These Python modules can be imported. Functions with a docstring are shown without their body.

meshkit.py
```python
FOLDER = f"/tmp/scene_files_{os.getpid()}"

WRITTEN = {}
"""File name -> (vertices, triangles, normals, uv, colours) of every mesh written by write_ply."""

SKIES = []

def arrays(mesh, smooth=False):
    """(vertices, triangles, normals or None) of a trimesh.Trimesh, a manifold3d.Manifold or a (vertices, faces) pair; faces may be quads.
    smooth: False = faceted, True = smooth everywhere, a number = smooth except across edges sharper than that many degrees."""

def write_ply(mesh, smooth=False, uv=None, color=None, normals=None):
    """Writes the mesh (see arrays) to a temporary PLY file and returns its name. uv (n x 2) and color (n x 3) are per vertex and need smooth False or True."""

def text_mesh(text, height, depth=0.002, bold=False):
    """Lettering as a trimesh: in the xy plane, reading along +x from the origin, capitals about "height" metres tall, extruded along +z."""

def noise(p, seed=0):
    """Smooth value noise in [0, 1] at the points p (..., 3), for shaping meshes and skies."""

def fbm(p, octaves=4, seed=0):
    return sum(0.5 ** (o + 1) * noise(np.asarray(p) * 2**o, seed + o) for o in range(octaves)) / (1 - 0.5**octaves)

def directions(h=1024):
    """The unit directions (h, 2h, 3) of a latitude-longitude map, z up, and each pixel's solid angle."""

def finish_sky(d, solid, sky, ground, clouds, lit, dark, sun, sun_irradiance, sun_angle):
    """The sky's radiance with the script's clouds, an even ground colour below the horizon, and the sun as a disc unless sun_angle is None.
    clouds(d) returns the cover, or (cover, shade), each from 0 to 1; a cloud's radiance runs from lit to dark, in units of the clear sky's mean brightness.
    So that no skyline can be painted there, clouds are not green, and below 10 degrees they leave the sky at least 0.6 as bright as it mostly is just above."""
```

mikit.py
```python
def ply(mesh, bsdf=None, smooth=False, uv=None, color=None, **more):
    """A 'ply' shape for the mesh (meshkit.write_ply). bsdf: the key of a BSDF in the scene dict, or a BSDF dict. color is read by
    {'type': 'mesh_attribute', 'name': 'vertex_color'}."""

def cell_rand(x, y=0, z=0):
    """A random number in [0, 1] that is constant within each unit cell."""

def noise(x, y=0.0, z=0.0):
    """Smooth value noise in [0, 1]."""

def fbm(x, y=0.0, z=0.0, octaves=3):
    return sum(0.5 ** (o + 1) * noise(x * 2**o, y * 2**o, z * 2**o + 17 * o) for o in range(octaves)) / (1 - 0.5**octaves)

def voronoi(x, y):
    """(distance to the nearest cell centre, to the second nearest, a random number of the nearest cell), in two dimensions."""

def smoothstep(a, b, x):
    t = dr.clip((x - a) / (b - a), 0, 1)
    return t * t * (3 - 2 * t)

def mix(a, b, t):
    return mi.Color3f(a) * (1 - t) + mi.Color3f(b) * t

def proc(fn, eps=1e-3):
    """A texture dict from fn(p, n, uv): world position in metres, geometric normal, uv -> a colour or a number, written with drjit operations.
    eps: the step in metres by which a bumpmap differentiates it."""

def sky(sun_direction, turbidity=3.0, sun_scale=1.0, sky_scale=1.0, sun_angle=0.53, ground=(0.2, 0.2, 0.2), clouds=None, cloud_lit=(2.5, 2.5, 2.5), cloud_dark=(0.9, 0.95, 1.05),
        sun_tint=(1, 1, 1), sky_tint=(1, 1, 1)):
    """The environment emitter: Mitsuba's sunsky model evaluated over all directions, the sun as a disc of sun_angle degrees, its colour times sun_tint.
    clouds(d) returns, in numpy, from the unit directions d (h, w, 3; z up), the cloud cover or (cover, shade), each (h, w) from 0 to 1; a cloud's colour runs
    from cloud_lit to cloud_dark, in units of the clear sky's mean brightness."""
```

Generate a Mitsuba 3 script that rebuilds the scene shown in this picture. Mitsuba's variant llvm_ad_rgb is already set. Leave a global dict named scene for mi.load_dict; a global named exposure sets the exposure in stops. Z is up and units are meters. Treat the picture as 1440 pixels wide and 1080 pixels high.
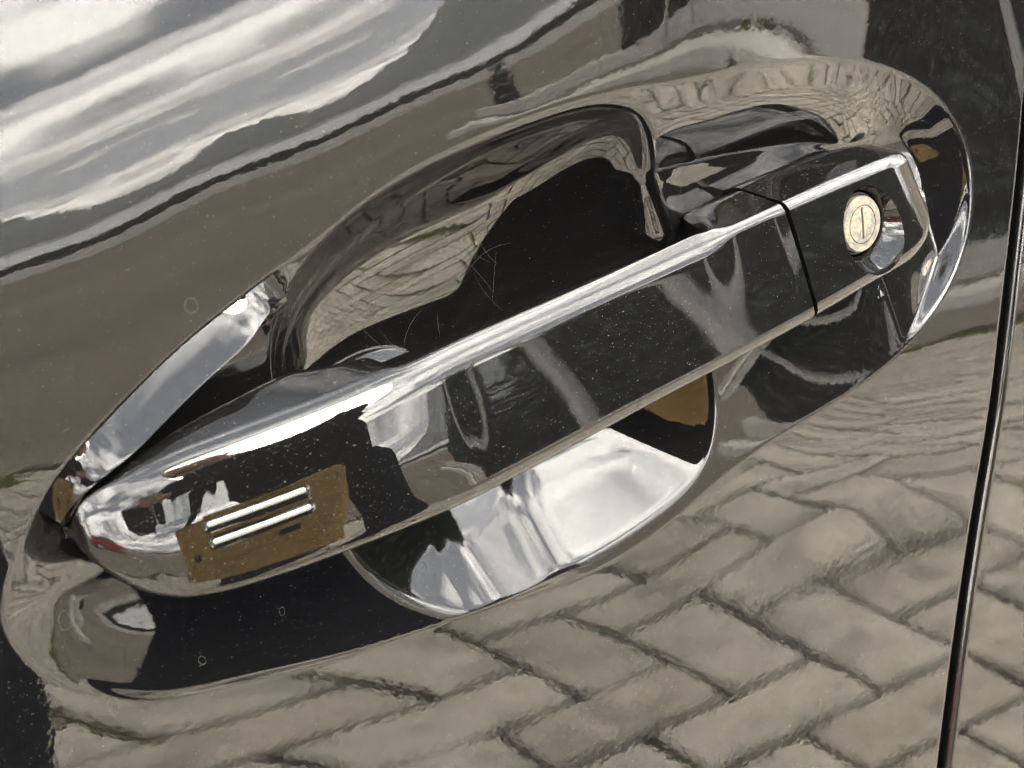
import math, random
import numpy as np, trimesh, mitsuba as mi, drjit as dr, mikit, meshkit
from mikit import noise, fbm, voronoi, smoothstep, mix
from scipy.interpolate import RBFInterpolator, PchipInterpolator, CubicSpline
from scipy.ndimage import gaussian_filter
from scipy.spatial import cKDTree
import manifold3d as m3

rng = np.random.default_rng(7)
random.seed(7)
scene = {'type': 'scene'}
labels = {}
T = mi.ScalarTransform4f

# ------------------------------------------------------------------ camera, sky, exposure
YAW, PITCH, ROLL, HF, DIST, HZ = math.radians(38), math.radians(20.0573), math.radians(9), 26.0, 0.53, 0.83
d_ = np.array([math.sin(YAW) * math.cos(PITCH), math.cos(YAW) * math.cos(PITCH), -math.sin(PITCH)])
R_ = np.array([math.cos(YAW), -math.sin(YAW), 0]); U_ = np.cross(R_, d_)
up_ = math.sin(ROLL) * R_ + math.cos(ROLL) * U_
eye = np.array([0, 0, HZ]) - DIST * d_
scene['air'] = {'type': 'homogeneous', 'albedo': {'type': 'rgb', 'value': (0.94, 0.95, 0.96)}, 'sigma_t': {'type': 'rgb', 'value': (0.00066, 0.00072, 0.00082)}}
scene['camera'] = {'type': 'thinlens', 'fov': HF, 'fov_axis': 'x', 'near_clip': 0.02, 'far_clip': 5000.0,
                   'aperture_radius': 0.0012, 'focus_distance': 0.56,
                   'to_world': T().look_at(origin=eye.tolist(), target=[0, 0, HZ], up=up_.tolist()),
                   'medium': {'type': 'ref', 'id': 'air'}
                   }
SUN = np.array([0.25, -0.70, 0.72]); SUN /= np.linalg.norm(SUN)


def clouds(d):
    z = np.maximum(d[..., 2], 0.0) + 0.15
    p = np.stack([d[..., 0] / z, d[..., 1] / z, np.zeros_like(z)], -1)
    # streaks run across the view out of the car's side
    q = p * np.array([0.75, 1.35, 1.0])
    w = meshkit.fbm(q * 0.9 + 7.3, 4, 3)
    big = meshkit.fbm(q * 1.25 + 1.7 + 0.9 * w[..., None], 6, 11)
    fine = meshkit.fbm(q * 4.5 + 3.0 * w[..., None] + 31, 4, 23)
    m = 0.62 * big + 0.38 * fine
    s = np.clip((m - 0.38) / 0.24, 0, 1)
    glow = np.clip((d @ SUN + 0.15) / 1.15, 0, 1) ** 2.0      # thinner cloud towards the sun
    over = np.clip((d[..., 2] - 0.62) / 0.24, 0, 1)            # the deck closes overhead
    shade = np.clip(0.62 + 1.45 * (s - 0.5) - 0.22 * (glow - 0.4) + 0.6 * over, 0, 1)
    return np.ones_like(shade), shade


scene['sky'] = mikit.sky(SUN, turbidity=3, sun_scale=0.1, sun_angle=30, clouds=clouds, cloud_lit=(2.4, 2.32, 2.16), cloud_dark=(0.35, 0.362, 0.388), ground=(0.2, 0.19, 0.17))
exposure = 6.05


# ------------------------------------------------------------------ helpers
def bs(name, d):
    scene[name] = d
    return name


def put(key, mesh, bsdf, smooth=False, **more):
    scene[key] = mikit.ply(mesh, bsdf, smooth, **more)
    return key


def put_n(key, v, f, n, bsdf):
    used = np.unique(f)
    remap = np.full(len(v), -1); remap[used] = np.arange(len(used))
    path = meshkit.write_ply((v[used], remap[f]), normals=n[used])
    scene[key] = {'type': 'ply', 'filename': path, 'face_normals': False, 'bsdf': {'type': 'ref', 'id': bsdf}}
    return key


def tag(key, label=None, cat=None, group=None, kind=None):
    labels[key] = {k: v for k, v in (('label', label), ('category', cat), ('group', group), ('kind', kind)) if v}


def vnormals(v, f):
    n = np.zeros_like(v); fn = np.cross(v[f[:, 1]] - v[f[:, 0]], v[f[:, 2]] - v[f[:, 0]])
    for k in range(3):
        np.add.at(n, f[:, k], fn)
    return n / np.maximum(np.linalg.norm(n, axis=1, keepdims=True), 1e-30)


def gridfaces(a, b, flip=False):
    i, j = np.meshgrid(np.arange(a - 1), np.arange(b - 1), indexing='ij')
    q = (i * b + j).ravel()
    f = np.vstack([np.c_[q, q + b, q + b + 1], np.c_[q, q + b + 1, q + 1]])
    return f[:, ::-1] if flip else f


def sstep(a, b, x):
    t = np.clip((x - a) / (b - a), 0, 1)
    return t * t * (3 - 2 * t)


def box(x0, x1, y0, y1, z0, z1):
    m = trimesh.creation.box((x1 - x0, y1 - y0, z1 - z0)); m.apply_translation(((x0 + x1) / 2, (y0 + y1) / 2, (z0 + z1) / 2))
    return m


# ------------------------------------------------------------------ materials
def paint_bump(p, n, uv):
    # orange peel of sprayed lacquer
    q = p * 1000.0
    return noise(q.x / 1.5, q.y / 1.5, q.z / 1.5) + 0.6 * noise(q.x / 0.8 + 9, q.y / 0.8, q.z / 0.8)


def dust_mask(p, dens):
    q = p * 1000.0
    s = noise(q.x / 0.28, q.y / 0.28, q.z / 0.28) * noise(q.x / 0.5 + 40, q.y / 0.5, q.z / 0.5)
    patch = fbm(q.x / 14, q.y / 14, q.z / 14, 3)
    return smoothstep(0.62 - dens * patch, 0.85, s)


def paint_col(p, n, uv):
    return mix((0.0035, 0.0036, 0.004), (0.09, 0.088, 0.08), dust_mask(p, 0.1))


def dusty_col(p, n, uv):
    return mix((0.004, 0.0042, 0.0045), (0.10, 0.098, 0.09), dust_mask(p, 0.25))


def black_gloss(name, col, bump, amp, ior=1.72):
    b = {'type': 'plastic', 'int_ior': ior, 'diffuse_reflectance': mikit.proc(col)}
    if amp:
        b = {'type': 'bumpmap', 'arbitrary': mikit.proc(bump, eps=2e-4), 'scale': amp, 'bsdf': b}
    return bs(name, {'type': 'twosided', 'bsdf': b})


black_gloss('mat_paint', paint_col, paint_bump, 2.2e-6)
black_gloss('mat_handle', dusty_col, paint_bump, 8.0e-7)
bs('mat_dark', {'type': 'twosided', 'bsdf': {'type': 'roughplastic', 'alpha': 0.25, 'diffuse_reflectance': {'type': 'rgb', 'value': (0.008, 0.008, 0.009)}}})
bs('mat_rubber', {'type': 'twosided', 'bsdf': {'type': 'roughplastic', 'alpha': 0.35, 'diffuse_reflectance': mikit.proc(lambda p, n, uv: mix((0.008, 0.008, 0.009), (0.06, 0.058, 0.055), dust_mask(p, 0.35)))}})


def lock_col(p, n, uv):
    q = p * 1000.0
    a = fbm(q.x / 2.2, q.y / 2.2, q.z / 2.2, 4)
    c = mix((0.29, 0.268, 0.225), (0.19, 0.195, 0.185), smoothstep(0.45, 0.58, a))
    grime = smoothstep(0.52, 0.66, fbm(q.x / 0.9 + 5, q.y / 0.9, q.z / 0.9, 3))
    scr = smoothstep(0.80, 0.9, noise(q.x * 6 + q.z * 2.0, q.y, q.z * 0.5))
    return mix(mix(c, (0.10, 0.09, 0.075), 0.4 * grime), (0.42, 0.41, 0.38), 0.35 * scr)


bs('mat_lock', {'type': 'twosided', 'bsdf': {'type': 'principled', 'base_color': mikit.proc(lock_col), 'metallic': 0.35, 'roughness': 0.42}})
bs('mat_chrome', {'type': 'twosided', 'bsdf': {'type': 'roughconductor', 'alpha': 0.06, 'specular_reflectance': {'type': 'rgb', 'value': (0.22, 0.22, 0.23)}}})
bs('mat_bar', {'type': 'twosided', 'bsdf': {'type': 'roughconductor', 'alpha': 0.22, 'specular_reflectance': {'type': 'rgb', 'value': (0.55, 0.56, 0.57)}}})
bs('mat_film', {'type': 'twosided', 'bsdf': {'type': 'diffuse', 'reflectance': {'type': 'rgb', 'value': (0.07, 0.07, 0.068)}}})
bs('mat_dust', {'type': 'twosided', 'bsdf': {'type': 'diffuse', 'reflectance': {'type': 'rgb', 'value': (0.16, 0.155, 0.14)}}})

# ------------------------------------------------------------------ the two door skins
# upward tilt of the skin, degrees, at (x mm along the car, z mm from the handle's height)
TILT = [(-109, 118, 20.1), (-78, 111, 17.4), (-44, 103, 14.2), (-15, 96, 11.2), (9, 91, 8.9), (41, 83, 6.3), (81, 74, 3.2), (-116, 92, 13.8), (-83, 90, 12.2),
        (-123, 65, 7.3), (-80, 67, 6.9), (-37, 69, 6.4), (9, 70, 6.0), (56, 73, 4.9), (-124, 59, 6.2), (-72, 62, 5.6), (-34, 63, 5.2), (19, 65, 4.7), (80, 69, 2.9),
        (-111, 46, 4.6), (-75, 48, 4.2), (-37, 49, 4.0), (8, 63, 3.6), (54, 61, 3.2), (92, 60, 2.3), (-116, 24, 2.9), (-133, 23, 2.2), (109, 52, 2.5), (125, 48, 3.3),
        (156, 55, 3.9), (162, 37, 7.2), (205, 45, 10.5), (200, 4, 10.2), (181, -22, 9.5), (178, -41, 8.3), (174, -49, 6.7), (173, -62, 4.7), (134, -39, 7.3), (132, -52, 4.3),
        (170, -84, 0), (130, -68, 0), (58, -61, 0), (55, -83, 0), (138, -131, 0), (-19, -70, 0), (23, -111, 0), (-98, -50, 0), (-146, -28, 0), (-141, -6, 0), (181, -175, 0),
        (86, -60, 0), (20, 0, 2.0), (-60, 0, 1.5)]
TILT = np.array(TILT, float)
tilt_f = RBFInterpolator(TILT[:, :2], TILT[:, 2], kernel='thin_plate_spline', smoothing=30.0)

BOWL = np.array([(-61, 10), (-59, 31), (-53, 41), (-41, 49), (-24, 54), (7, 57), (29, 57), (46, 55), (57, 49), (62, 38), (66, 20), (70, -5), (70, -24), (62, -42), (39, -51), (9, -53),
                 (-19, -50), (-36, -43), (-50, -30), (-58, -12)], float)
OUTER = np.array([(-63, 45), (-86, 38), (-106, 30), (-122, 22), (-135, 10), (-140, 0), (-137, -11), (-129, -21), (-114, -32), (-91, -39), (-58, -46), (-28, -50), (9, -56), (45, -54), (66, -49),
                  (119, -44), (158, -35), (180, -19), (188, -2), (185, 15), (170, 30), (146, 41), (97, 52), (63, 57), (48, 59), (32, 60), (9, 60), (-21, 57), (-39, 52)], float)


def closed(pts, n=2400):
    p = np.vstack([pts, pts[:1]]); s = np.r_[0, np.cumsum(np.linalg.norm(np.diff(p, axis=0), axis=1))]
    return CubicSpline(s, p, bc_type='periodic')(np.linspace(0, s[-1], n, endpoint=False))


def polar(curve, c):
    q = curve - c; a = np.arctan2(q[:, 1], q[:, 0]); o = np.argsort(a); a, r = a[o], np.linalg.norm(q, axis=1)[o]
    a = np.r_[a - 2 * np.pi, a, a + 2 * np.pi]; r = np.tile(r, 3)
    return lambda x, z: np.hypot(x - c[0], z - c[1]) / np.interp(np.arctan2(z - c[1], x - c[0]), a, r)


bowl_c, outer_c = closed(BOWL), closed(OUTER)
bowl_rho, outer_rho = polar(bowl_c, np.array([5., 2.])), polar(outer_c, np.array([18., 2.]))
outer_tree = cKDTree(outer_c)


gap_x = PchipInterpolator([-330, -175, -116, -60, 3, 26, 180], [92, 139, 159, 182, 216, 228, 300])


def pad_height(x, z):
    s = np.where(outer_rho(x, z) < 1, outer_tree.query(np.c_[x.ravel(), z.ravel()])[0].reshape(x.shape), 0.0)
    wA = sstep(-134, -102, x) * (1 - sstep(-62, -54, x)) * sstep(2, 10, z)
    shoulder = np.interp(s, [0, 4, 60], [-0.3, -4.0, -4.0])
    sd = np.minimum(s, 26.0)
    dish = -np.tan(np.radians(13 - 3 * sstep(0, -30, z) + 0 * x)) * (sd - 4.0 * (np.clip((sd - 16) / 10, 0, 1)) ** 2)
    wt = sstep(48, 75, x) * sstep(2, 16, z)
    dish = dish - wt * 0.5 * np.tan(np.radians(20)) * np.clip(s - 7, 0, 16) ** 2 / 11.0
    right = sstep(142, 172, x)
    dish = dish * (1 - 0.6 * right * (1 - sstep(-14, 8, z))) - np.tan(np.radians(20)) * np.minimum(s, 14.0) * right * sstep(-12, 6, z) - np.tan(np.radians(20)) * np.clip(188 - x, 0, 16) * right * (1 - sstep(-12, 6, z)) * sstep(0, 2.5, s)
    swell = 8.5 * np.clip((x + 128) / 98, 0, 1) * (1 - sstep(-25, 15, x)) * (1 - sstep(-20, 16, z)) * sstep(0, 3.0, s)
    return wA * shoulder + (1 - wA) * dish + swell, s


def bowl_depth(x, z):
    rho = np.minimum(bowl_rho(x, z), 1.0)
    low = sstep(14, -22, z)
    return (1 - low) * 27.0 * (1 - rho ** 2.3) ** 0.66 + low * 23.0 * (1 - rho ** 1.15)


# heights are integrated up the columns of a fine sheet, then read back by interpolation
zs = np.arange(-320, 175.1, 3.0); xs = np.arange(-480, 420.1, 6.0)
ZZ, XX = np.meshgrid(zs, xs, indexing='ij')
tl = tilt_f(np.c_[np.clip(XX, -150, 215).ravel(), np.clip(ZZ, -100, 122).ravel()]).reshape(XX.shape)
tl *= sstep(-105, -55, ZZ)
slope = -np.tan(np.radians(tl))
H0 = np.cumsum(slope, 0) * 3.0
from scipy.interpolate import RectBivariateSpline
base_h = RectBivariateSpline(zs, xs, H0 - H0[0])


def door_y(x, z, edge):
    """Outward height (mm) of the front door's skin; edge: distance (mm) to the door's rear edge."""
    h = base_h.ev(z, x) + 0.0003 * np.minimum(np.clip(x, -170, 0) + 40, 0) ** 2
    e = np.clip(edge, 0, 2.4)
    return h - (2.4 - np.sqrt(np.maximum(2.4 ** 2 - (2.4 - e) ** 2, 0)))


def skin(xi, zs_, sign, off):
    xi, zg = np.meshgrid(xi, zs_, indexing='ij')
    return gap_x(zg) + off + sign * xi, zg, xi


fine_z = np.r_[-320:-205:10, -205:-60:0.9, -60:62:0.55, 62:125:0.8, 125:175:8]
fine_xi = np.r_[0:3:0.2, 3:385:0.55, 385:660:10]
X, Z, E = skin(fine_xi, fine_z, -1, 0)
hp, sdist = pad_height(X, Z)
h = door_y(X, Z, E)
ins = outer_rho(X, Z) < 1
hp = np.where(ins, hp, 0)
dep = bowl_depth(X, Z)
relief = gaussian_filter(hp, 0.55) - gaussian_filter(dep, 1.8)
# soft flank where the skin runs into the pressed rim
h = h + relief
V = np.stack([X / 1000, -h / 1000, HZ + Z / 1000], -1).reshape(-1, 3)
F = gridfaces(*X.shape)
N = vnormals(V, F)
if N[:, 1].mean() > 0:
    F = F[:, ::-1]; N = -N
inb = (bowl_rho(X, Z) < 0.985).ravel()[F].all(1)
inp = (outer_rho(X, Z) < 1.0).ravel()[F].all(1) & ~inb
put_n('car__front_door', V, F[~inb & ~inp], N, 'mat_paint')
put_n('car__front_door__handle_surround', V, F[inp], N, 'mat_paint')
put_n('car__front_door__grip_bowl', V, F[inb], N, 'mat_paint')
# the raised ledge along the upper left of the surround
m_ = (outer_c[:, 0] < -58) & (outer_c[:, 1] > 2) & (outer_c[:, 0] > -127)
led = outer_c[m_]; led = led[np.argsort(led[:, 0])][::3]
tan_ = np.gradient(led, axis=0); tan_ /= np.linalg.norm(tan_, axis=1, keepdims=True)
inw = np.c_[tan_[:, 1], -tan_[:, 0]]
inw *= np.where((inw * (np.array([-60, -5]) - led)).sum(1, keepdims=True) < 0, -1, 1)
rise = 0.02 + 0.98 * sstep(-129, -104, led[:, 0]) * (1 - 0.97 * sstep(-78, -58.5, led[:, 0]))
prof_l = [(0.0, -0.5), (0.03, 0.01)] + [(0.05 + 5.9 * t, 0.02 + 6.9 * (t - 0.03 * np.sin(np.pi * t))) for t in np.linspace(0, 1, 14)] + [(5.99, 6.86), (6.25, 6.2), (6.9, 4.0), (7.8, 1.0), (9.0, -2.0), (11.0, -4.6)]
cols = []
for s0, r0 in prof_l:
    q = led + inw * s0
    hh = base_h.ev(q[:, 1], q[:, 0]) + 0.0003 * np.minimum(np.clip(q[:, 0], -170, 0) + 40, 0) ** 2 + (r0 * rise if r0 > 0 else r0)
    cols.append(np.c_[q[:, 0] / 1000, -hh / 1000, HZ + q[:, 1] / 1000])
lm = (np.stack(cols).reshape(-1, 3), gridfaces(len(prof_l), len(led)))
put('car__front_door__surround_ledge', lm, 'mat_paint', 24)
# folded hem of the front door, behind the shut line
zz = np.linspace(-320, 175, 200); col = []
for dx, dy in ((0.0, -2.2), (0.02, -8), (-6, -22)):
    col.append(np.stack([(gap_x(zz) + dx) / 1000, -(base_h.ev(zz, gap_x(zz)) + dy) / 1000, HZ + zz / 1000], -1))
v = np.stack(col).reshape(-1, 3)
put('car__front_door__edge_hem', (v, gridfaces(3, len(zz))), 'mat_paint', True)

fine_xi2 = np.r_[0:3:0.25, 3:90:1.0, 90:260:10]
X2, Z2, E2 = skin(fine_xi2, np.r_[-320:-205:10, -205:125:1.0, 125:175:8], 1, 4.8)
h2 = door_y(X2, Z2, E2) - 0.3
V2 = np.stack([X2 / 1000, -h2 / 1000, HZ + Z2 / 1000], -1).reshape(-1, 3)
F2 = gridfaces(*X2.shape); N2 = vnormals(V2, F2)
if N2[:, 1].mean() > 0:
    F2 = F2[:, ::-1]; N2 = -N2
put_n('car__rear_door', V2, F2, N2, 'mat_paint')
col = []
for dx, dy in ((4.8, -2.5), (4.78, -8), (10, -22)):
    col.append(np.stack([(gap_x(zz) + dx) / 1000, -(base_h.ev(zz, gap_x(zz)) + dy) / 1000, HZ + zz / 1000], -1))
put('car__rear_door__edge_hem', (np.stack(col).reshape(-1, 3), gridfaces(3, len(zz))), 'mat_paint', True)
put('car__body_shell', box(-0.42, 0.40, 0.06, 0.16, HZ - 0.33, HZ + 0.10), 'mat_dark')
def slab(x0, x1, za, ya, zb, yb, t):
    q = np.array([(x, y, HZ + z) for x in (x0, x1) for y, z in ((ya, za), (yb, zb), (yb + t, zb), (ya + t, za))])
    return trimesh.convex.convex_hull(q)


bs('mat_tint', {'type': 'twosided', 'bsdf': {'type': 'plastic', 'diffuse_reflectance': {'type': 'rgb', 'value': (0.006, 0.007, 0.007)}}})
put('car__side_window', slab(-0.48, 0.215, 0.165, 0.085, 0.60, 0.22, 0.005), 'mat_tint')
put('car__side_window_001', slab(0.30, 1.5, 0.165, 0.085, 0.60, 0.22, 0.005), 'mat_tint')
put('car__door_pillar', slab(0.212, 0.303, 0.16, 0.075, 0.61, 0.216, 0.03), 'mat_paint')
put('car__window_seal', slab(-0.48, 1.5, 0.150, 0.042, 0.160, 0.082, 0.02), 'mat_rubber')
put('car__roof_rail', slab(-0.48, 1.5, 0.595, 0.216, 0.64, 0.26, 0.4), 'mat_paint')
tag('car', 'gloss black car seen close at its front door handle, beside herringbone brick paving', 'car')

# ------------------------------------------------------------------ door handle: lofted sections
KX = [-121.0, -120.2, -118.2, -113.4, -105.4, -95, -80, -65, -58, -52, -47, -43, -40, -37, -33, -28, -20, 0, 30, 60, 75, 89]
K_YF = [4.11, 6.85, 9.79, 14.63, 18.7, 21.23, 24.15, 26.4, 27.24, 27.86, 28.26, 28.46, 28.5, 28.45, 28.25, 27.88, 27.2, 25.48, 22.82, 20.12, 18.77, 17.51]
K_Z0 = [9.0, 5.5, 1.5, -4.0, -7.6, -9.2, -9.8, -10.0, -10.11, -10.2, -10.26, -10.3, -10.33, -10.37, -10.41, -10.44, -10.5, -10.6, -10.8, -11.2, -11.2, -11.2]
K_Z1 = [11, 14, 16.3, 18, 18.8, 19.2, 19.6, 20.2, 20.6, 21, 21.3, 21.5, 21.5, 21.5, 21.5, 21.5, 21.4, 21, 20.2, 19.4, 19, 18.7]
K_TB = [11.0, 13.5, 16.0, 18.5, 22.0, 24.3, 26.0, 27.0, 26.46, 26.0, 25.22, 22.55, 22.48, 22.41, 22.31, 22.19, 22.0, 21.6, 20.8, 21.0, 21.6, 21.9]      # top at the back
K_R = [0.8, 2.0, 3.5, 5.0, 5.5, 5.5, 5.2, 5.0, 5.0, 5.0, 5.0, 5.0, 5.0, 5.0, 5.0, 5.0, 5.0, 5.0, 5.0, 5.0, 5.0, 5.0]


def corner_profile(P, r, nseg, nc):
    """Open polyline P (k,2) with its inner corners rounded by quadratic arcs; fixed number of points."""
    out = []
    k = len(P)
    ends = []
    for i in range(1, k - 1):
        a, b, c = P[i - 1], P[i], P[i + 1]
        ra = min(r[i], 0.49 * np.linalg.norm(a - b), 0.49 * np.linalg.norm(c - b))
        s, e = b + (a - b) / np.linalg.norm(a - b) * ra, b + (c - b) / np.linalg.norm(c - b) * ra
        ends.append((s, b, e))
    cur = P[0]
    for i, (s, b, e) in enumerate(ends):
        t = np.linspace(0, 1, nseg[i], endpoint=False)[:, None]; out.append(cur + (s - cur) * t)
        t = np.linspace(0, 1, nc, endpoint=False)[:, None]
        out.append((1 - t) ** 2 * s + 2 * t * (1 - t) * b + t ** 2 * e)
        cur = e
    t = np.linspace(0, 1, nseg[-1])[:, None]; out.append(cur + (P[-1] - cur) * t)
    return np.vstack(out)


def loft(xs_, prof, groove=None):
    secs = [prof(x) for x in xs_]
    k = len(secs[0])
    v = np.array([[(x, y, z) for y, z in s] for x, s in zip(xs_, secs)])
    if groove is not None:
        v = groove(v)
    a = len(xs_)
    vv = v.reshape(-1, 3)
    f = gridfaces(a, k)
    # closing strip at the back and the end caps
    i = np.arange(a - 1) * k
    f = np.vstack([f, np.c_[i + k - 1, i + 2 * k - 1, i + k], np.c_[i + k - 1, i + k, i]])
    vv = np.vstack([vv, v[0].mean(0), v[-1].mean(0)])
    j = np.arange(k); jn = (j + 1) % k
    f = np.vstack([f, np.c_[np.full(k, a * k), j, jn], np.c_[np.full(k, a * k + 1), (a - 1) * k + jn, (a - 1) * k + j]])
    m = trimesh.Trimesh(np.c_[vv[:, 0] / 1000, -vv[:, 1] / 1000, HZ + vv[:, 2] / 1000], f, process=False)
    if m.volume < 0:
        m.invert()
    return m


fyf, fz0, fz1, ftb, fr = (PchipInterpolator(KX, k) for k in (K_YF, K_Z0, K_Z1, K_TB, K_R))


def grip_profile(x):
    yf, z0, z1, tb, r = (float(f(x)) for f in (fyf, fz0, fz1, ftb, fr))
    foot = max(1 - sstep(-66, -50, x), sstep(62, 74, x))
    yb = 6.5 * (1 - foot) + (2.0 if x < 0 else -12.0) * foot
    yb = min(yb, yf - 7.0)
    ln = min(1.0, yf / 18.0); rb = min(1.0, r / 5.0) * (1 - 0.62 * sstep(54, 70, x))
    zb0 = z0 + 2.5
    cv = sstep(-64, -24, x); dm = 0.8 + 2.7 * cv; dt = 5.6 + 2.2 * cv
    P = np.array([(yb, zb0 + 3), (yb + 0.5, zb0), (yf - 0.2, z0), (yf - dm * ln, (z0 + z1) / 2 - 1), (yf - dt * ln, z1 - 2.2 * rb), (yf - dt * ln - 3.0 * rb, z1 + 2.0 * rb), (yb + (3.0 if x < 0 else 3.0 + 3.0 * foot), tb), (yb, tb - 3)])
    return corner_profile(P, [0, 2.0, min(4.5, r), 18, min(5, r), min(3.5, r), 2.5, 0], [6, 24, 90, 90, 14, 24, 6], 16)


BARS = ((-98.5, -76.5, 7.2), (-98.5, -76.5, 3.5))


def grooves(v):
    # the two pressed sensor lines on the front face
    x, y, z = v[..., 0], v[..., 1], v[..., 2]
    front = sstep(9, 12, y)
    for x0, x1, za in BARS:
        dx = np.maximum(np.maximum(x0 - x, x - x1), 0)
        y = y - front * 0.55 * np.clip(1.6 - np.hypot(dx, z - za - 0.012 * (x - x0)) / 0.62, 0, 1)
    v = v.copy(); v[..., 1] = y
    return v


gx = np.unique(np.r_[-121.0 + 10 * np.linspace(0, 1, 30) ** 2, np.arange(-111, -70, 0.4), np.arange(-70, 88.7, 1.0), 88.6])
grip = loft(gx, grip_profile, grooves)
put('car__door_handle', grip, 'mat_handle', 40)
gsel = (grip.vertices[:, 1] < -0.008)
gtree = cKDTree(np.c_[grip.vertices[gsel, 0] * 1000, (grip.vertices[gsel, 2] - HZ) * 1000]); gy = grip.vertices[gsel, 1]
for k, (x0, x1, za) in enumerate(BARS):
    pts = []
    for x in np.linspace(x0 + .4, x1 - .4, 12):
        z = za + 0.012 * (x - x0); pts.append((x, z, -1000 * np.mean(gy[gtree.query((x, z + 1.9))[1]] + gy[gtree.query((x, z - 1.9))[1]]) / 2))
    parts_ = []
    for a, b in zip(pts[:-1], pts[1:]):
        parts_.append(m3.Manifold.batch_hull([m3.Manifold.sphere(.68, 20).translate((p[0], -p[2] + .30, p[1])) for p in (a, b)]))
    mm = m3.Manifold.batch_boolean(parts_, m3.OpType.Add).to_mesh()
    put('car__door_handle__sensor_bar' + ('_001' if k else ''), trimesh.Trimesh(mm.vert_properties[:, :3] / 1000 + [0, 0, HZ], mm.tri_verts, process=True), 'mat_bar', 50)

HX = [90.2, 100, 112, 132, 141, 146, 149, 150.2]
H_YF = [17.4, 16.52, 15.44, 13.82, 12.02, 9.82, 6.82, 5.0]
H_Z0 = [-11.2, -11, -10.6, -10, -8.0, -5.0, -1.0, 4.0]
H_Z1 = [18.7, 18.4, 18.0, 17.2, 16.4, 15.4, 13.5, 10.0]
H_TB = [21.9, 22.0, 21.8, 20.8, 19.4, 17.6, 15.0, 10.5]
hyf, hz0, hz1, htb = (PchipInterpolator(HX, k) for k in (H_YF, H_Z0, H_Z1, H_TB))


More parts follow.
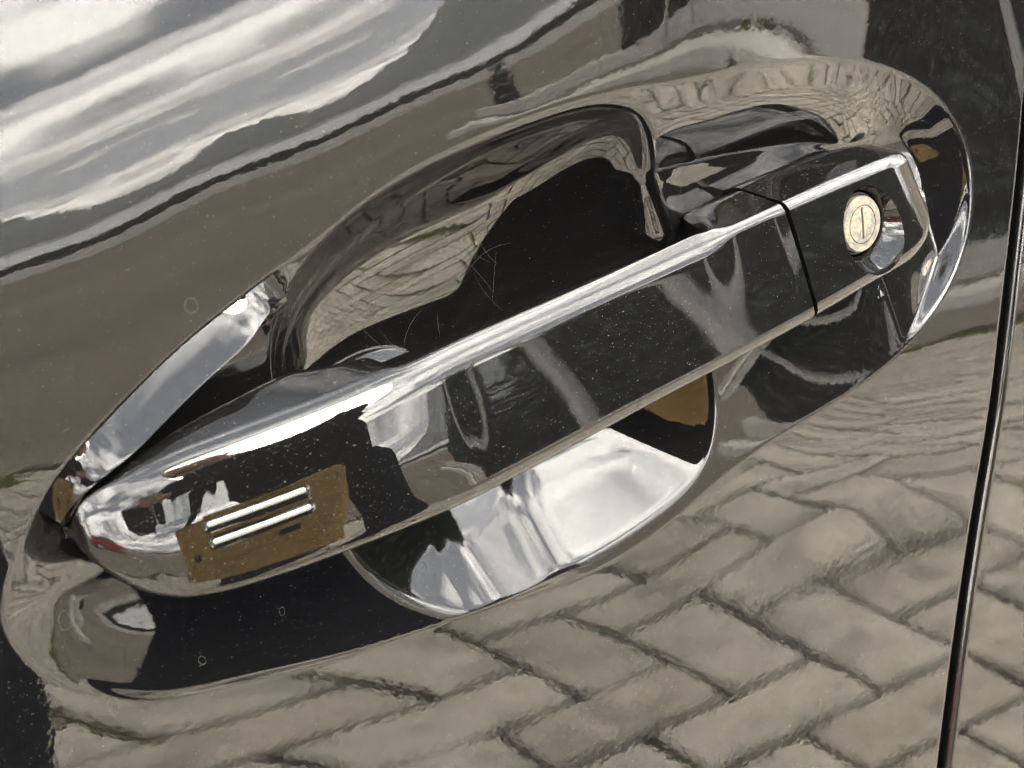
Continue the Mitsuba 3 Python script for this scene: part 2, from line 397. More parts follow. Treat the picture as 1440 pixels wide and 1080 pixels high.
def house_profile(x):
    yf, z0, z1, tb = (float(f(x)) for f in (hyf, hz0, hz1, htb))
    yb = -17.0
    P = np.array([(yb, z0 + 5), (yb + 0.5, z0 + 2), (yf - 0.2, z0), (yf - 3.5, (z0 + z1) / 2 - 1), (yf - 7.4, z1 - 0.6), (yf - 9.2, z1 + 0.9), (yb + 8.0, tb), (yb, tb - 3)])
    return corner_profile(P, [0, 2, 5.0, 16, 5.0, 3.5, 2.5, 0], [6, 24, 40, 40, 12, 24, 6], 16)


hx = np.unique(np.r_[90.2, np.arange(91, 136, 0.8), 150.2 - 13.5 * np.linspace(0, 1, 40) ** 2])
house = loft(hx, house_profile)
# the lock's round mouth is cut into the housing
LX, LZ, LY = 120.5, 4.2, 11.4 - 20.0
hm = m3.Manifold(m3.Mesh(np.asarray(house.vertices * 1000, np.float32), np.asarray(house.faces, np.uint32)))
if hm.status() == m3.Error.NoError and hm.volume() > 0:
    ang = np.linspace(0, 2 * np.pi, 97)[:-1]
    # revolve: mouth wide at the face, narrowing inwards, with a rolled lip
    prof = np.array([(0, -2), (8.8, -2), (8.9, 13.3), (9.2, 14.4), (10.2, 15.9), (11.2, 17.5), (11.9, 18.8), (12.4, 19.7), (12.8, 20.6), (12.85, 40), (0, 40)], float)
    cut = m3.CrossSection([prof.tolist()]).revolve(96)            # axis z
    mat = np.array([[1, 0, 0, LX], [0, 0, -1, -LY], [0, 1, 0, HZ * 1000 + LZ]], float)   # axis z -> -y (outwards)
    cut = cut.transform(mat)
    hm2 = hm - cut
    mm = hm2.to_mesh()
    house = trimesh.Trimesh(mm.vert_properties[:, :3] / 1000, mm.tri_verts, process=True)
else:
    print('housing not manifold', hm.status())
put('car__lock_housing', house, 'mat_handle', 32)


def revolve_at(prof, x, z, n=72):
    m = trimesh.creation.revolve(np.array(prof, float), sections=n)
    m.apply_transform(np.array([[1, 0, 0, x], [0, 0, -1, -LY], [0, 1, 0, HZ * 1000 + z], [0, 0, 0, 1]], float))
    if m.volume < 0:
        m.invert()
    m.apply_scale(0.001)
    return m


ring = revolve_at([(0, -1), (8.75, -1), (8.75, 12.9), (8.4, 13.6), (7.9, 13.6), (7.75, 12.0), (0, 12.0)], LX, LZ)
put('car__lock_housing__shutter_ring', ring, 'mat_dark', 30)
plug = m3.CrossSection([[(0, 0), (7.65, 0), (7.65, 15.0), (7.25, 15.6), (0, 15.8)]]).revolve(72).transform(np.array([[1, 0, 0, LX], [0, 0, -1, -LY], [0, 1, 0, HZ * 1000 + LZ]], float))
slot = m3.Manifold.cube((0.75, 4.0, 8.6), True).rotate((0, 3, 0)).translate((LX, -16.0 - LY, HZ * 1000 + LZ + 0.3))
arc = (m3.Manifold.cylinder(2, 5.3, 5.3, 64, True) - m3.Manifold.cylinder(4, 5.0, 5.0, 64, True)).rotate((90, 0, 0)).translate((LX, -16.2 - LY, HZ * 1000 + LZ))
mm = (plug - slot - arc).to_mesh()
put('car__lock_housing__lock_cylinder', trimesh.Trimesh(mm.vert_properties[:, :3] / 1000, mm.tri_verts), 'mat_lock', 30)
labels['car__lock_housing__lock_cylinder'] = {'label': 'worn pale metal lock cylinder with an upright key slot'}

# ------------------------------------------------------------------ dust, dried drops and hair scratches on the lacquer
skin_v, skin_n = V, N
keep = (X > -165).ravel() & (X < 215).ravel() & (Z > -190).ravel() & (Z < 122).ravel()
skin_v, skin_n = V[keep], N[keep]
skin_tree = cKDTree(np.c_[skin_v[:, 0] * 1000, (skin_v[:, 2] - HZ) * 1000])


def flecks(p, n, r, rr):
    a = np.cross(n, rr.normal(size=n.shape)); a /= np.linalg.norm(a, axis=1, keepdims=True); b = np.cross(n, a)
    r = r[:, None]; k = rr.uniform(.5, 1, (len(p), 4, 1)) * r[:, None]
    v = np.stack([p + n * r * .45, p + a * k[:, 0], p + b * k[:, 1], p - a * k[:, 2], p - b * k[:, 3]], 1).reshape(-1, 3)
    o = np.arange(len(p))[:, None, None] * 5
    return v, (np.array([[0, 1, 2], [0, 2, 3], [0, 3, 4], [0, 4, 1]])[None] + o).reshape(-1, 3)


rr = np.random.default_rng(77)
w = meshkit.fbm(skin_v * 28, 3, 5) ** 5 * (1 + 5.0 * np.exp(-(sdist.ravel()[keep] - 1.0) ** 2) * (sdist.ravel()[keep] > 0)); pick = rr.choice(len(skin_v), 620, replace=False, p=w / w.sum())
gp, gi = trimesh.sample.sample_surface(grip, 420, seed=5); gn = grip.face_normals[gi]
hp_, hi = trimesh.sample.sample_surface(house, 160, seed=6); hn = house.face_normals[hi]
pp, pn = np.vstack([skin_v[pick], gp, hp_]), np.vstack([skin_n[pick], gn, hn])
rad = np.exp(rr.normal(np.log(0.000055), 0.45, len(pp)))
v, f = flecks(pp, pn, np.minimum(rad, 0.00022), rr)
put('car__dust', (v, f), 'mat_dust'); tag('car__dust', kind='stuff')
marks = []
for x, z, r in ((-121, -30, 1.7), (-126, -8, 1.9), (-112, -35, 1.3), (-46, -36, 1.5), (-98, -29, 1.0), (-76, -27, .9), (-80, 46, 1.8), (-20, 49, 1.3), (-6, 38, 1.3), (-44, 30, 1.5), (26, 47, 1.5), (150, 27, 1.4),
                (-36, -33, 1.2), (-128, 24, 1.3), (104, 47, 1.2), (-14, 20, 1.4)):
    k = skin_tree.query((x, z))[1]; p0, n0 = skin_v[k], skin_n[k]
    a = np.cross(n0, [0, 0, 1]); a /= np.linalg.norm(a); b = np.cross(n0, a)
    t = np.linspace(0, 2 * np.pi, 49)[:-1]; wob = 1 + .10 * np.sin(2 * t + x) + .05 * np.sin(5 * t + z)
    c = p0 + (np.cos(t) * wob * r * .8)[:, None] * a / 1000 + (np.sin(t) * wob * r)[:, None] * b / 1000
    q = skin_tree.query(np.c_[c[:, 0] * 1000, (c[:, 2] - HZ) * 1000])[1]
    c = c + n0 * (((skin_v[q] - c) * n0).sum(1, keepdims=True) + 1.5e-5)
    wd = (0.00003 + 0.00005 * meshkit.noise(np.c_[t * 2.2, t * 0 + x, t * 0], 3))[:, None]
    out = (c - p0) / np.linalg.norm(c - p0, axis=1, keepdims=True)
    ring_v = np.vstack([c - out * wd, c + n0 * wd * .5, c + out * wd]); m = len(t); i = np.arange(m); j = (i + 1) % m
    ring_f = np.vstack([np.c_[i, j, j + m], np.c_[i, j + m, i + m], np.c_[i + m, j + m, j + 2 * m], np.c_[i + m, j + 2 * m, i + 2 * m]])
    marks.append(trimesh.Trimesh(ring_v, ring_f, process=False))
put('car__dried_drops', trimesh.util.concatenate(marks), 'mat_film'); tag('car__dried_drops', kind='stuff')
hairs = []
for k in range(26):
    x0, z0 = rr.uniform(-35, 35), rr.uniform(-6, 26); an = np.radians(rr.normal(115, 22)); L_ = rr.uniform(4, 17); cv_ = rr.normal(0, .03)
    t = np.linspace(0, 1, 40); ang = an + cv_ * L_ * t
    xs_ = x0 + np.cumsum(np.cos(ang)) * L_ / 40; z_s = z0 + np.cumsum(np.sin(ang)) * L_ / 40
    q = skin_tree.query(np.c_[xs_, z_s])[1]
    line = np.c_[xs_ / 1000, gaussian_filter(skin_v[q, 1], 2.0), HZ + z_s / 1000] + skin_n[q] * 3e-5
    wd = (0.00001 + 0.000035 * np.sin(np.pi * t) * rr.uniform(.5, 1.1))[:, None]
    side = np.cross(skin_n[q], np.gradient(line, axis=0)); side /= np.linalg.norm(side, axis=1, keepdims=True)
    hv = np.vstack([line - side * wd, line + skin_n[q] * wd * .6, line + side * wd]); i = np.arange(39)
    hf = np.vstack([np.c_[i + a_, i + 1 + a_, i + 41 + a_] for a_ in (0, 40)] + [np.c_[i + a_, i + 41 + a_, i + 40 + a_] for a_ in (0, 40)])
    hairs.append(trimesh.Trimesh(hv, hf, process=False))
put('car__scratches', trimesh.util.concatenate(hairs), 'mat_film'); tag('car__scratches', kind='stuff')

# ------------------------------------------------------------------ ground and paving
bs('mat_ground', {'type': 'twosided', 'bsdf': {'type': 'diffuse', 'reflectance': mikit.proc(lambda p, n, uv: mix((0.17, 0.15, 0.125), (0.24, 0.215, 0.185), fbm(p.x * 1.7, p.y * 1.7, 0, 4)))}})


def soil(p, n, uv):
    moss = smoothstep(0.46, 0.62, fbm(p.x * 5, p.y * 5, 0, 3))
    return mix(mix((0.028, 0.026, 0.024), (0.06, 0.055, 0.048), noise(p.x * 160, p.y * 160)), (0.075, 0.085, 0.022), moss)


bs('mat_soil', {'type': 'twosided', 'bsdf': {'type': 'diffuse', 'reflectance': mikit.proc(soil)}})
tones = [(0.41, 0.38, 0.335), (0.455, 0.425, 0.377), (0.425, 0.39, 0.34), (0.475, 0.443, 0.392)]


def stone(c):
    def fn(p, n, uv):
        a = fbm(p.x * 14, p.y * 14, 0, 4); g = noise(p.x * 400, p.y * 400, p.z * 400)
        return mi.Color3f(c) * (0.52 + 0.50 * a + 0.20 * g + 0.36 * fbm(p.x * 48, p.y * 48, 0, 4)) * (1 - 0.25 * smoothstep(0.55, 0.72, fbm(p.x * 24 + 7, p.y * 24, 0, 3)))
    return fn


for i, c in enumerate(tones):
    bs(f'mat_brick_{"abcd"[i]}', {'type': 'twosided', 'bsdf': {'type': 'diffuse', 'reflectance': mikit.proc(stone(c))}})
put('ground', box(-300, 480, -520, 60, -0.5, -0.06), 'mat_ground'); tag('ground', kind='structure')
put('paving', box(-1.6, 5.2, -2.75, 0.9, -0.055, -0.012), 'mat_soil'); tag('paving', kind='structure')


def brick_mesh(seed):
    r = np.random.default_rng(seed)
    L, Wd = 0.189, 0.0895
    def ringp(inset, z, n=10):
        pts = []
        for x, y in ((-1, -1), (0, -1), (1, -1), (1, 0), (1, 1), (0, 1), (-1, 1), (-1, 0)):
            pts.append((x * (L / 2 - inset), y * (Wd / 2 - inset), z))
        return np.array(pts)
    j = np.c_[r.normal(0, .0012, (8, 2)), np.zeros(8)]
    rings = np.vstack([ringp(0, -0.05) + j, ringp(0, -0.005) + j, ringp(0.0035, -0.0006) + j * 1.2 + np.c_[np.zeros((8, 2)), r.normal(0, .0006, 8)], [[0, 0, 0.0006]]])
    f = []
    for a in (0, 8):
        for k in range(8):
            k2 = (k + 1) % 8
            f += [(a + k, a + k2, a + 8 + k2), (a + k, a + 8 + k2, a + 8 + k)]
    f += [(16 + k, 16 + (k + 1) % 8, 24) for k in range(8)]
    return trimesh.Trimesh(rings, f, process=False)


variants = [brick_mesh(100 + i) for i in range(6)]
files = [[mikit.ply(m, f'mat_brick_{c}') for c in 'abcd'] for m in variants]
S = 0.1; th = math.radians(9.0); ph = (-0.071, -0.009)
Rm = np.array([[math.cos(th), -math.sin(th)], [math.sin(th), math.cos(th)]])
bricks = []
for i in range(-40, 70):
    for j in range(-60, 30):
        k = (i - j) % 4
        if k == 2:
            cc, rot = (i + 1.0, j + 0.5), 0
        elif k == 1:
            cc, rot = (i + 0.5, j + 1.0), 90
        else:
            continue
        g = Rm @ ((np.array(cc) + ph) * S)
        if -1.45 < g[0] < 5.05 and -2.6 < g[1] < 0.75:
            bricks.append((g[0], g[1], rot))
bricks.sort(key=lambda b: math.hypot(b[0] - 1.15, b[1] + 1.15))
rest = []
for n, (x, y, rot) in enumerate(bricks):
    r = np.random.default_rng(5000 + n)
    tw = T().translate([x, y, float(r.normal(0, .0015))]).rotate([0, 0, 1], math.degrees(th) + rot + float(r.normal(0, .6))).rotate([1, 0, 0], float(r.normal(0, .5))).rotate([0, 1, 0], float(r.normal(0, .3)))
    vi, ci = int(r.integers(6)), int(r.integers(4))
    if n < 300:
        scene['paving__brick' + (f'_{n:03d}' if n else '')] = {**files[vi][ci], 'to_world': tw}
    else:
        m = variants[vi].copy(); m.apply_transform(np.array(tw.matrix)); rest.append(m)
put('paving__further_bricks', trimesh.util.concatenate(rest), 'mat_brick_a')
tag('paving__further_bricks', kind='stuff')

# ------------------------------------------------------------------ what the paint mirrors: kerb, shrubs, field, hill
bs('mat_white', {'type': 'twosided', 'bsdf': {'type': 'diffuse', 'reflectance': mikit.proc(lambda p, n, uv: mix((0.60, 0.58, 0.53), (0.78, 0.76, 0.70), fbm(p.x * 4, p.y * 4, p.z * 6, 4)))}})
bs('mat_shrub', {'type': 'twosided', 'bsdf': {'type': 'diffuse', 'reflectance': mikit.proc(lambda p, n, uv: mix((0.012, 0.016, 0.012), (0.05, 0.055, 0.035), noise(p.x * 6, p.y * 6, p.z * 6)))}})
bs('mat_field', {'type': 'twosided', 'bsdf': {'type': 'diffuse', 'reflectance': mikit.proc(lambda p, n, uv: mix((0.50, 0.53, 0.53), (0.62, 0.65, 0.65), fbm(p.x * .05, p.y * .05, 0, 4)))}})
bs('mat_hill', {'type': 'twosided', 'bsdf': {'type': 'diffuse', 'reflectance': mikit.proc(lambda p, n, uv: mix((0.075, 0.08, 0.055), (0.13, 0.125, 0.09), fbm(p.x * .02, p.y * .02, p.z * .06, 5)))}})
put('kerb', box(-60, 60, -19.4, -19.0, -0.06, 0.26), 'mat_white'); tag('kerb', kind='structure')


def blob_row(x0, x1, y, z0, zh, rough, seed, depth):
    n = int((x1 - x0) / rough * 3)
    a = np.linspace(x0, x1, n); th_ = np.linspace(0, np.pi, 9)
    A, B = np.meshgrid(a, th_, indexing='ij')
    k = 0.6 + 0.8 * meshkit.fbm(np.stack([A / rough, B * 1.2, 0 * A], -1), 4, seed)
    v = np.stack([A, y + np.cos(B) * depth * k, z0 + np.sin(B) * zh * k], -1).reshape(-1, 3)
    return (v, gridfaces(n, 9))


put('far_shrubs', blob_row(-50, 60, -22, -0.06, 0.6, 1.2, 5, 0.8), 'mat_shrub', False); tag('far_shrubs', 'dark low shrubs in a row beyond the white kerb', 'shrubs', kind='stuff')
gx_, gy_ = np.meshgrid(np.linspace(-260, 300, 60), np.linspace(-170, -40, 20), indexing='ij')
put('field', (np.stack([gx_, gy_, 0.02 + 1.2 * sstep(-55, -150, gy_)], -1).reshape(-1, 3), gridfaces(60, 20)), 'mat_field', True); tag('field', kind='structure')
put('far_tree_line', blob_row(-220, 260, -152, 1.0, 0.9, 5.0, 9, 3), 'mat_leaf', False); tag('far_tree_line', 'dark tree line at the foot of the grey hill', 'trees', kind='stuff')
ax, ay = np.meshgrid(np.linspace(-250, 450, 900), np.linspace(0, 1, 30), indexing='ij')
ridge_az = np.degrees(np.arctan2(ax, 420.0))
ridge_h = np.interp(ridge_az, [-40, 0, 20, 28, 31, 32.5, 34, 36.5, 40, 44, 60], [5.6, 4.5, 4.7, 5.4, 8.5, 14.4, 20.6, 30.4, 46.9, 69.5, 107.9])
crown = meshkit.fbm(np.stack([ax / 9.0, ay * 0, ay * 0], -1), 4, 3)
crown2 = meshkit.fbm(np.stack([ax / 3.0 + 50, ay * 0, ay * 0], -1), 3, 8)
hz = (ridge_h + (2.0 + 0.10 * ridge_h) * ((crown - .5) * 2 + 0.8 * (crown2 - .5) * 2)) * np.sin(np.minimum(ay * 1.25, 1.0) * np.pi / 2)
put('hills', (np.stack([ax, -180 - 300 * ay, hz], -1).reshape(-1, 3), gridfaces(900, 30)), 'mat_hill', True); tag('hills', kind='structure')

# dark hedge with a low white wall at its foot, standing off to the car's rear
bs('mat_leaf', {'type': 'twosided', 'bsdf': {'type': 'roughplastic', 'alpha': 0.3, 'diffuse_reflectance': mikit.proc(lambda p, n, uv: mix((0.018, 0.030, 0.020), (0.045, 0.062, 0.042), noise(p.x * 9, p.y * 9, p.z * 9)))}})
HX0 = 5.6
put('hedge_edging', box(HX0 - 0.10, HX0 + 0.08, -6.9, 1.5, -0.06, 0.10), 'mat_white'); tag('hedge_edging', 'low white edging at the foot of the dark green hedge', 'edging')


def leaves(n, x0, x1, y0, y1, z0, z1, size, seed):
    r = np.random.default_rng(seed)
    c = np.c_[r.uniform(x0, x1, n), r.uniform(y0, y1, n), r.uniform(z0, z1, n)]
    c[:, 2] = np.where(c[:, 1] < -5.2, 0.04 + c[:, 2] * np.clip(1 - (-5.2 - c[:, 1]) * 0.75, 0.28, 1), c[:, 2])
    c[:, 2] *= 1 - 0.12 * meshkit.fbm(np.c_[c[:, 1] * 1.3, c[:, 0], 0 * c[:, 0]], 3, seed)
    a = r.normal(size=(n, 3)); a /= np.linalg.norm(a, axis=1, keepdims=True)
    b = np.cross(a, r.normal(size=(n, 3))); b /= np.linalg.norm(b, axis=1, keepdims=True)
    s = size * r.uniform(.6, 1.4, (n, 1))
    v = np.stack([c - a * s, c + b * s * .45, c + a * s, c - b * s * .45], 1).reshape(-1, 3)
    return v, np.arange(4 * n).reshape(-1, 4)


bs('mat_pale', {'type': 'twosided', 'bsdf': {'type': 'diffuse', 'reflectance': mikit.proc(lambda p, n, uv: mix((0.62, 0.60, 0.55), (0.76, 0.74, 0.69), fbm(p.x * 3, p.y * 3, 0, 4)))}})
put('footpath', box(HX0 - 1.05, HX0 - 0.75, -6.4, 1.5, -0.06, 0.02), 'mat_pale'); tag('footpath', kind='structure')
bs('mat_post', {'type': 'twosided', 'bsdf': {'type': 'diffuse', 'reflectance': mikit.proc(lambda p, n, uv: mix((0.42, 0.43, 0.40), (0.58, 0.58, 0.54), fbm(p.x * 20, p.y * 20, p.z * 5, 3)))}})
for k, (y, w, hh, lab) in enumerate(((-5.05, .032, 2.5, 'slim pale post before the hedge, the one farther out from the car'), (-4.25, .035, 2.2, 'slim pale post before the hedge, the one nearer to the car'))):
    key = 'post' + (f'_{k:03d}' if k else '')
    put(key, trimesh.util.concatenate([box(HX0 - .34, HX0 - .34 + 2 * w, y - w, y + w, 0.0, hh), box(HX0 - .36, HX0 - .32 + 2 * w, y - w - .02, y + w + .02, hh + .001, hh + .05)]), 'mat_post')
    tag(key, lab, 'post', 'pale posts in front of the hedge')
put('hedge__foliage', leaves(60000, HX0 + 0.05, HX0 + 1.0, -6.5, -2.4, 0.04, 2.5, 0.045, 4), 'mat_leaf')
put('hedge__inner_growth', box(HX0 + 0.35, HX0 + 0.85, -5.3, -2.5, -0.05, 1.9), 'mat_leaf')
tag('hedge', 'dark green hedge behind the low white edging', 'hedge')

# ------------------------------------------------------------------ the person taking the picture, and a red car across the yard
def limb_mesh(chains, fine, smooth_it=8):
    parts = []
    for ch in chains:
        for (a, ra), (b, rb) in zip(ch[:-1], ch[1:]):
            sa = m3.Manifold.sphere(ra, 20).translate(tuple(map(float, a))); sb = m3.Manifold.sphere(rb, 20).translate(tuple(map(float, b)))
            parts.append(m3.Manifold.batch_hull([sa, sb]))
    m = m3.Manifold.batch_boolean(parts, m3.OpType.Add).refine_to_length(fine).to_mesh()
    t = trimesh.Trimesh(m.vert_properties[:, :3], m.tri_verts, process=True)
    trimesh.smoothing.filter_taubin(t, iterations=smooth_it)
    return t


def cloth_bump(p, n, uv):
    return fbm(p.x * 14, p.y * 14, p.z * 9, 3)


def cloth(name, c):
    bs(name, {'type': 'twosided', 'bsdf': {'type': 'bumpmap', 'arbitrary': mikit.proc(cloth_bump, eps=3e-3), 'scale': 0.012, 'bsdf': {'type': 'diffuse', 'reflectance': mikit.proc(lambda p, n, uv: mi.Color3f(c) * (0.75 + 0.5 * noise(p.x * 220, p.y * 220, p.z * 220)))}}})


cloth('mat_navy', (0.012, 0.015, 0.024)); cloth('mat_coat', (0.52, 0.34, 0.13)); cloth('mat_black_knit', (0.014, 0.014, 0.016))
bs('mat_skin', {'type': 'principled', 'base_color': {'type': 'rgb', 'value': (0.50, 0.32, 0.24)}, 'roughness': 0.5})
bs('mat_hair', {'type': 'twosided', 'bsdf': {'type': 'roughplastic', 'alpha': 0.3, 'diffuse_reflectance': {'type': 'rgb', 'value': (0.03, 0.02, 0.013)}}})
PO = np.array([0.15, -0.86, 0.0])
J = {k: PO + np.array(v) for k, v in dict(
    hipL=(.10, 0, .90), hipR=(-.10, 0, .90), kneeL=(.12, .05, .49), kneeR=(-.11, .06, .49), ankL=(.14, -.02, .09), ankR=(-.13, 0, .09), waist=(-.01, .02, 1.02), chest=(-.07, .06, 1.24),
    shL=(.09, .11, 1.37), shR=(-.27, .07, 1.32), neck=(-.13, .12, 1.41), head=(-.19, .19, 1.52), elL=(-.07, .26, 1.12), elR=(-.52, .13, 1.09), wrL=(-.30, .36, 1.06), wrR=(-.50, .34, 1.01)).items()}
body = limb_mesh([[(J['neck'] - [0, .02, .08], .06), (J['neck'], .055), (J['head'], .06)], [(J['head'], .085), (J['head'] + [0, .015, .055], .085)], [(J['head'] + [0, .045, -.045], .045), (J['head'] + [0, .03, .02], .06)],
                  [(J['head'] + [0, .098, .0], .011), (J['head'] + [0, .088, .035], .009)], [(J['head'] + [.083, 0, .03], .018), (J['head'] + [.083, -.005, 0], .012)], [(J['head'] + [-.083, 0, .03], .018), (J['head'] + [-.083, -.005, 0], .012)],
                  [(J['neck'] - [0, .02, .08], .07), (J['chest'], .10), (J['waist'], .10)], [(J['chest'], .09), (J['shL'], .05), (J['elL'], .04), (J['wrL'], .027)], [(J['chest'], .09), (J['shR'], .05), (J['elR'], .04), (J['wrR'], .027)]]
                 + [[(w, .026), (w + np.array(o), .024)] for w, o in ((J['wrL'], (-.05, .04, -.01)), (J['wrR'], (.03, .04, -.01)))]
                 + [[(J['wrL'] + [-.045, .035, -.01 + .019 * (k - 1.5)], .0095), (J['wrL'] + [-.075 - .006 * (k % 2), .055, .019 * (k - 1.5)], .009), (J['wrL'] + [-.09, .035, .019 * (k - 1.5)], .008)] for k in range(4)]
                 + [[(J['wrL'] + [-.03, .03, .02], .011), (J['wrL'] + [-.055, .05, .05], .010), (J['wrL'] + [-.08, .05, .055], .009)]]
                 + [[(J['wrR'] + [.03, .035, -.01 + .019 * (k - 1.5)], .0095), (J['wrR'] + [.055 + .006 * (k % 2), .055, .019 * (k - 1.5)], .009), (J['wrR'] + [.075, .038, .019 * (k - 1.5)], .008)] for k in range(4)]
                 + [[(J['wrR'] + [.02, .03, .02], .011), (J['wrR'] + [.04, .05, .05], .010), (J['wrR'] + [.065, .05, .055], .009)]], 0.008, 6)
put('person', body, 'mat_skin', True)
put('person__trousers', limb_mesh([[(J['waist'] - [0, 0, .05], .13), (J['hipL'], .115), (J['kneeL'], .078), (J['ankL'], .062)], [(J['waist'] - [0, 0, .05], .13), (J['hipR'], .115), (J['kneeR'], .078), (J['ankR'], .062)]], .03), 'mat_navy', True)
put('person__sweater', limb_mesh([[(J['waist'], .135), (J['chest'], .15), (J['neck'] - [0, 0, .05], .075)], [(J['chest'] + [.04, 0, .02], .125), (J['shL'], .075), (J['elL'], .058), (J['wrL'] - [-.02, .02, 0], .043)], [(J['chest'] - [.04, 0, -.02], .125), (J['shR'], .075), (J['elR'], .058), (J['wrR'] - [.005, .02, 0], .043)]], .03), 'mat_black_knit', True)
put('person__hair', limb_mesh([[(J['head'] + [0, -.02, .07], .087), (J['head'] + [0, -.04, -.01], .075)], [(J['head'] + [0, .02, .10], .06), (J['head'] + [0, -.02, .08], .08)]], .012, 4), 'mat_hair', True)
for side in ('L', 'R'):
    a = J['ank' + side]
    put('person__shoe' + ('_001' if side == 'R' else ''), limb_mesh([[((a[0], a[1] - .04, .045), .045), ((a[0], a[1] + .07, .042), .042), ((a[0], a[1] + .15, .034), .034)], [((a[0], a[1], .05), .045), (a + [0, 0, .02], .05)]], .015, 4), 'mat_black_knit', True)
tag('person', 'person in navy trousers and black sweater, leaning in with a phone', 'person')
ph_m = m3.Manifold.batch_hull([m3.Manifold.cylinder(.008, .008, .008, 24, True).translate((x, y, 0)) for x in (-.067, .067) for y in (-.028, .028)]).to_mesh()
ph_t = trimesh.Trimesh(ph_m.vert_properties[:, :3], ph_m.tri_verts)
M4 = np.eye(4); M4[:3, 0] = R_; M4[:3, 1] = U_; M4[:3, 2] = -d_; M4[:3, 3] = eye - 0.012 * d_ + .045 * R_ - .02 * U_
ph_t.apply_transform(M4)
put('phone', ph_t, 'mat_dark', 30); tag('phone', 'dark phone held level in the hands of the person', 'phone')

bag_c = J['waist'] + np.array([-.19, .21, -.23])
bg = m3.Manifold.batch_hull([m3.Manifold.sphere(.035, 20).translate((bag_c[0] + x, bag_c[1] + y, bag_c[2] + z)) for x in (-.105, .105) for y in (-.02, .02) for z in (-.17, .14)])
fl = m3.Manifold.batch_hull([m3.Manifold.sphere(.02, 16).translate((bag_c[0] + x * (1 if z > 0 else .86), bag_c[1] + .045, bag_c[2] + z)) for x in (-.118, .118) for z in (-.08, .16)])


def man(m, fine=.02, it=3):
    g = m.refine_to_length(fine).to_mesh(); t = trimesh.Trimesh(g.vert_properties[:, :3], g.tri_verts, process=True)
    trimesh.smoothing.filter_taubin(t, iterations=it)
    return t


put('shoulder_bag__pouch', man(bg), 'mat_coat', True); put('shoulder_bag__flap', man(fl), 'mat_coat', True)
put('shoulder_bag__strap', limb_mesh([[(bag_c + [.09, 0, .15], .014), (J['chest'] + [.17, .06, -.02], .014), (J['shL'] + [.0, .0, .085], .014)], [(bag_c + [-.09, 0, .15], .014), (J['chest'] + [-.02, .165, -.05], .014), (J['shL'] + [-.03, .05, .07], .014)]], .02, 2), 'mat_black_knit', True)
for k, x in enumerate((-.06, .06)):
    put('shoulder_bag__buckle' + ('_001' if k else ''), box(bag_c[0] + x - .012, bag_c[0] + x + .012, bag_c[1] + .062, bag_c[1] + .07, bag_c[2] - .065, bag_c[2] - .02), 'mat_dark')
tag('shoulder_bag', 'mustard brown shoulder bag hanging in front of the person', 'bag')

# red car, parked far off to the left
bs('mat_red', {'type': 'twosided', 'bsdf': {'type': 'plastic', 'diffuse_reflectance': {'type': 'rgb', 'value': (0.30, 0.012, 0.015)}}})
bs('mat_glass_dark', {'type': 'twosided', 'bsdf': {'type': 'plastic', 'diffuse_reflectance': {'type': 'rgb', 'value': (0.01, 0.012, 0.014)}}})
bs('mat_lamp', {'type': 'twosided', 'bsdf': {'type': 'plastic', 'diffuse_reflectance': {'type': 'rgb', 'value': (0.5, 0.5, 0.5)}}})
from shapely.geometry import Polygon


def extr(pts, w, inset=0.0):
    m = trimesh.creation.extrude_polygon(Polygon(pts).buffer(0.06).buffer(-0.06), w, engine='earcut'); m.apply_translation((0, 0, -w / 2))
    m.apply_transform(np.array([[1, 0, 0, 0], [0, 0, 1, 0], [0, 1, 0, 0], [0, 0, 0, 1.0]]))
    if m.volume < 0: m.invert()
    return m


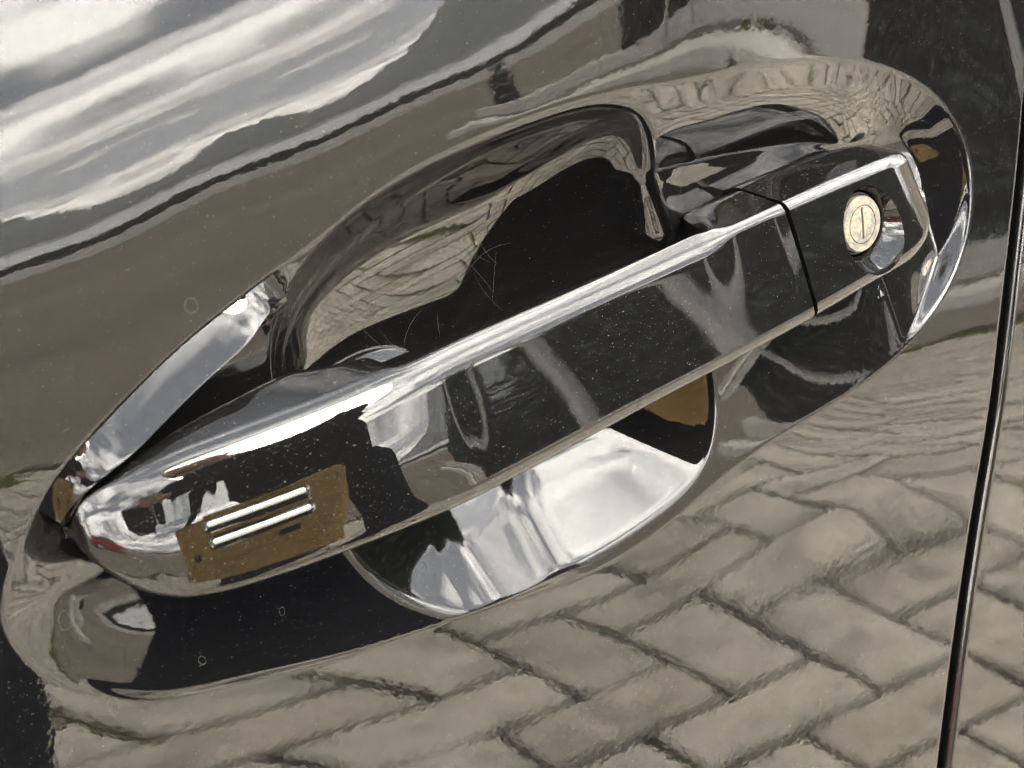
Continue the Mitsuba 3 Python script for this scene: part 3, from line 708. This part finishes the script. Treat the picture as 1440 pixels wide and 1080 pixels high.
low = Polygon([(-2.0, .25), (-2.05, .62), (-1.95, .82), (-.9, .92), (1.3, .94), (1.95, .90), (2.02, .6), (1.98, .25)])
for wx in (-1.25, 1.25):
    from shapely.geometry import Point
    low = low.difference(Point(wx, .31).buffer(.37))
red = {}
red['body'] = extr(list(low.exterior.coords), 1.74)
red['cabin'] = extr([(-1.0, .9), (-.35, 1.38), (.3, 1.46), (1.1, 1.42), (1.75, .92)], 1.46)
red['side_glass'] = extr([(-.78, .95), (-.28, 1.33), (.3, 1.40), (1.0, 1.36), (1.45, .95)], 1.49)
red['windscreen'] = trimesh.convex.convex_hull(np.array([(-.98, s * .66, .94) for s in (-1, 1)] + [(-.42, s * .6, 1.36) for s in (-1, 1)] + [(-.95, s * .66, .90) for s in (-1, 1)] + [(-.36, s * .6, 1.32) for s in (-1, 1)]))
CM = np.array(T().translate([-7.0, -3.6, 0.0]).rotate([0, 0, 1], 70).matrix)
for k, m in red.items():
    m.apply_transform(CM)
put('red_car', red['body'], 'mat_red', 30); put('red_car__cabin', red['cabin'], 'mat_red', 30); put('red_car__window', red['side_glass'], 'mat_glass_dark', 30); put('red_car__windscreen', red['windscreen'], 'mat_glass_dark')
n = 0
for wx in (-1.25, 1.25):
    for wy in (-.78, .78):
        w = trimesh.creation.cylinder(.31, .2, sections=28); w.apply_transform(np.array([[1, 0, 0, wx], [0, 0, 1, wy], [0, 1, 0, .31], [0, 0, 0, 1.0]])); w.apply_transform(CM)
        rr = trimesh.creation.cylinder(.19, .215, sections=20); rr.apply_transform(np.array([[1, 0, 0, wx], [0, 0, 1, wy], [0, 1, 0, .31], [0, 0, 0, 1.0]])); rr.apply_transform(CM)
        sfx = f'_{n:03d}' if n else ''
        put('red_car__wheel' + sfx, w, 'mat_rubber', 30); put('red_car__wheel' + sfx + '__rim', rr, 'mat_lamp', 30); n += 1
for n, wy in enumerate((-.6, .6)):
    hl = trimesh.creation.icosphere(2, .13); hl.apply_scale((.6, 1.5, .6)); hl.apply_translation((-2.0, wy, .7)); hl.apply_transform(CM)
    put('red_car__headlight' + ('_001' if n else ''), hl, 'mat_lamp', True)
tag('red_car', 'red hatchback parked far off across the yard', 'car')

bs('mat_open', {'type': 'null'})
scene['haze'] = {'type': 'cube', 'to_world': T().translate([90, -230, 42]).scale([420, 310, 43.6]), 'bsdf': {'type': 'ref', 'id': 'mat_open'}, 'interior': {'type': 'ref', 'id': 'air'}}
tag('haze', kind='stuff')

print('tris', sum(len(w[1]) for w in meshkit.WRITTEN.values()))
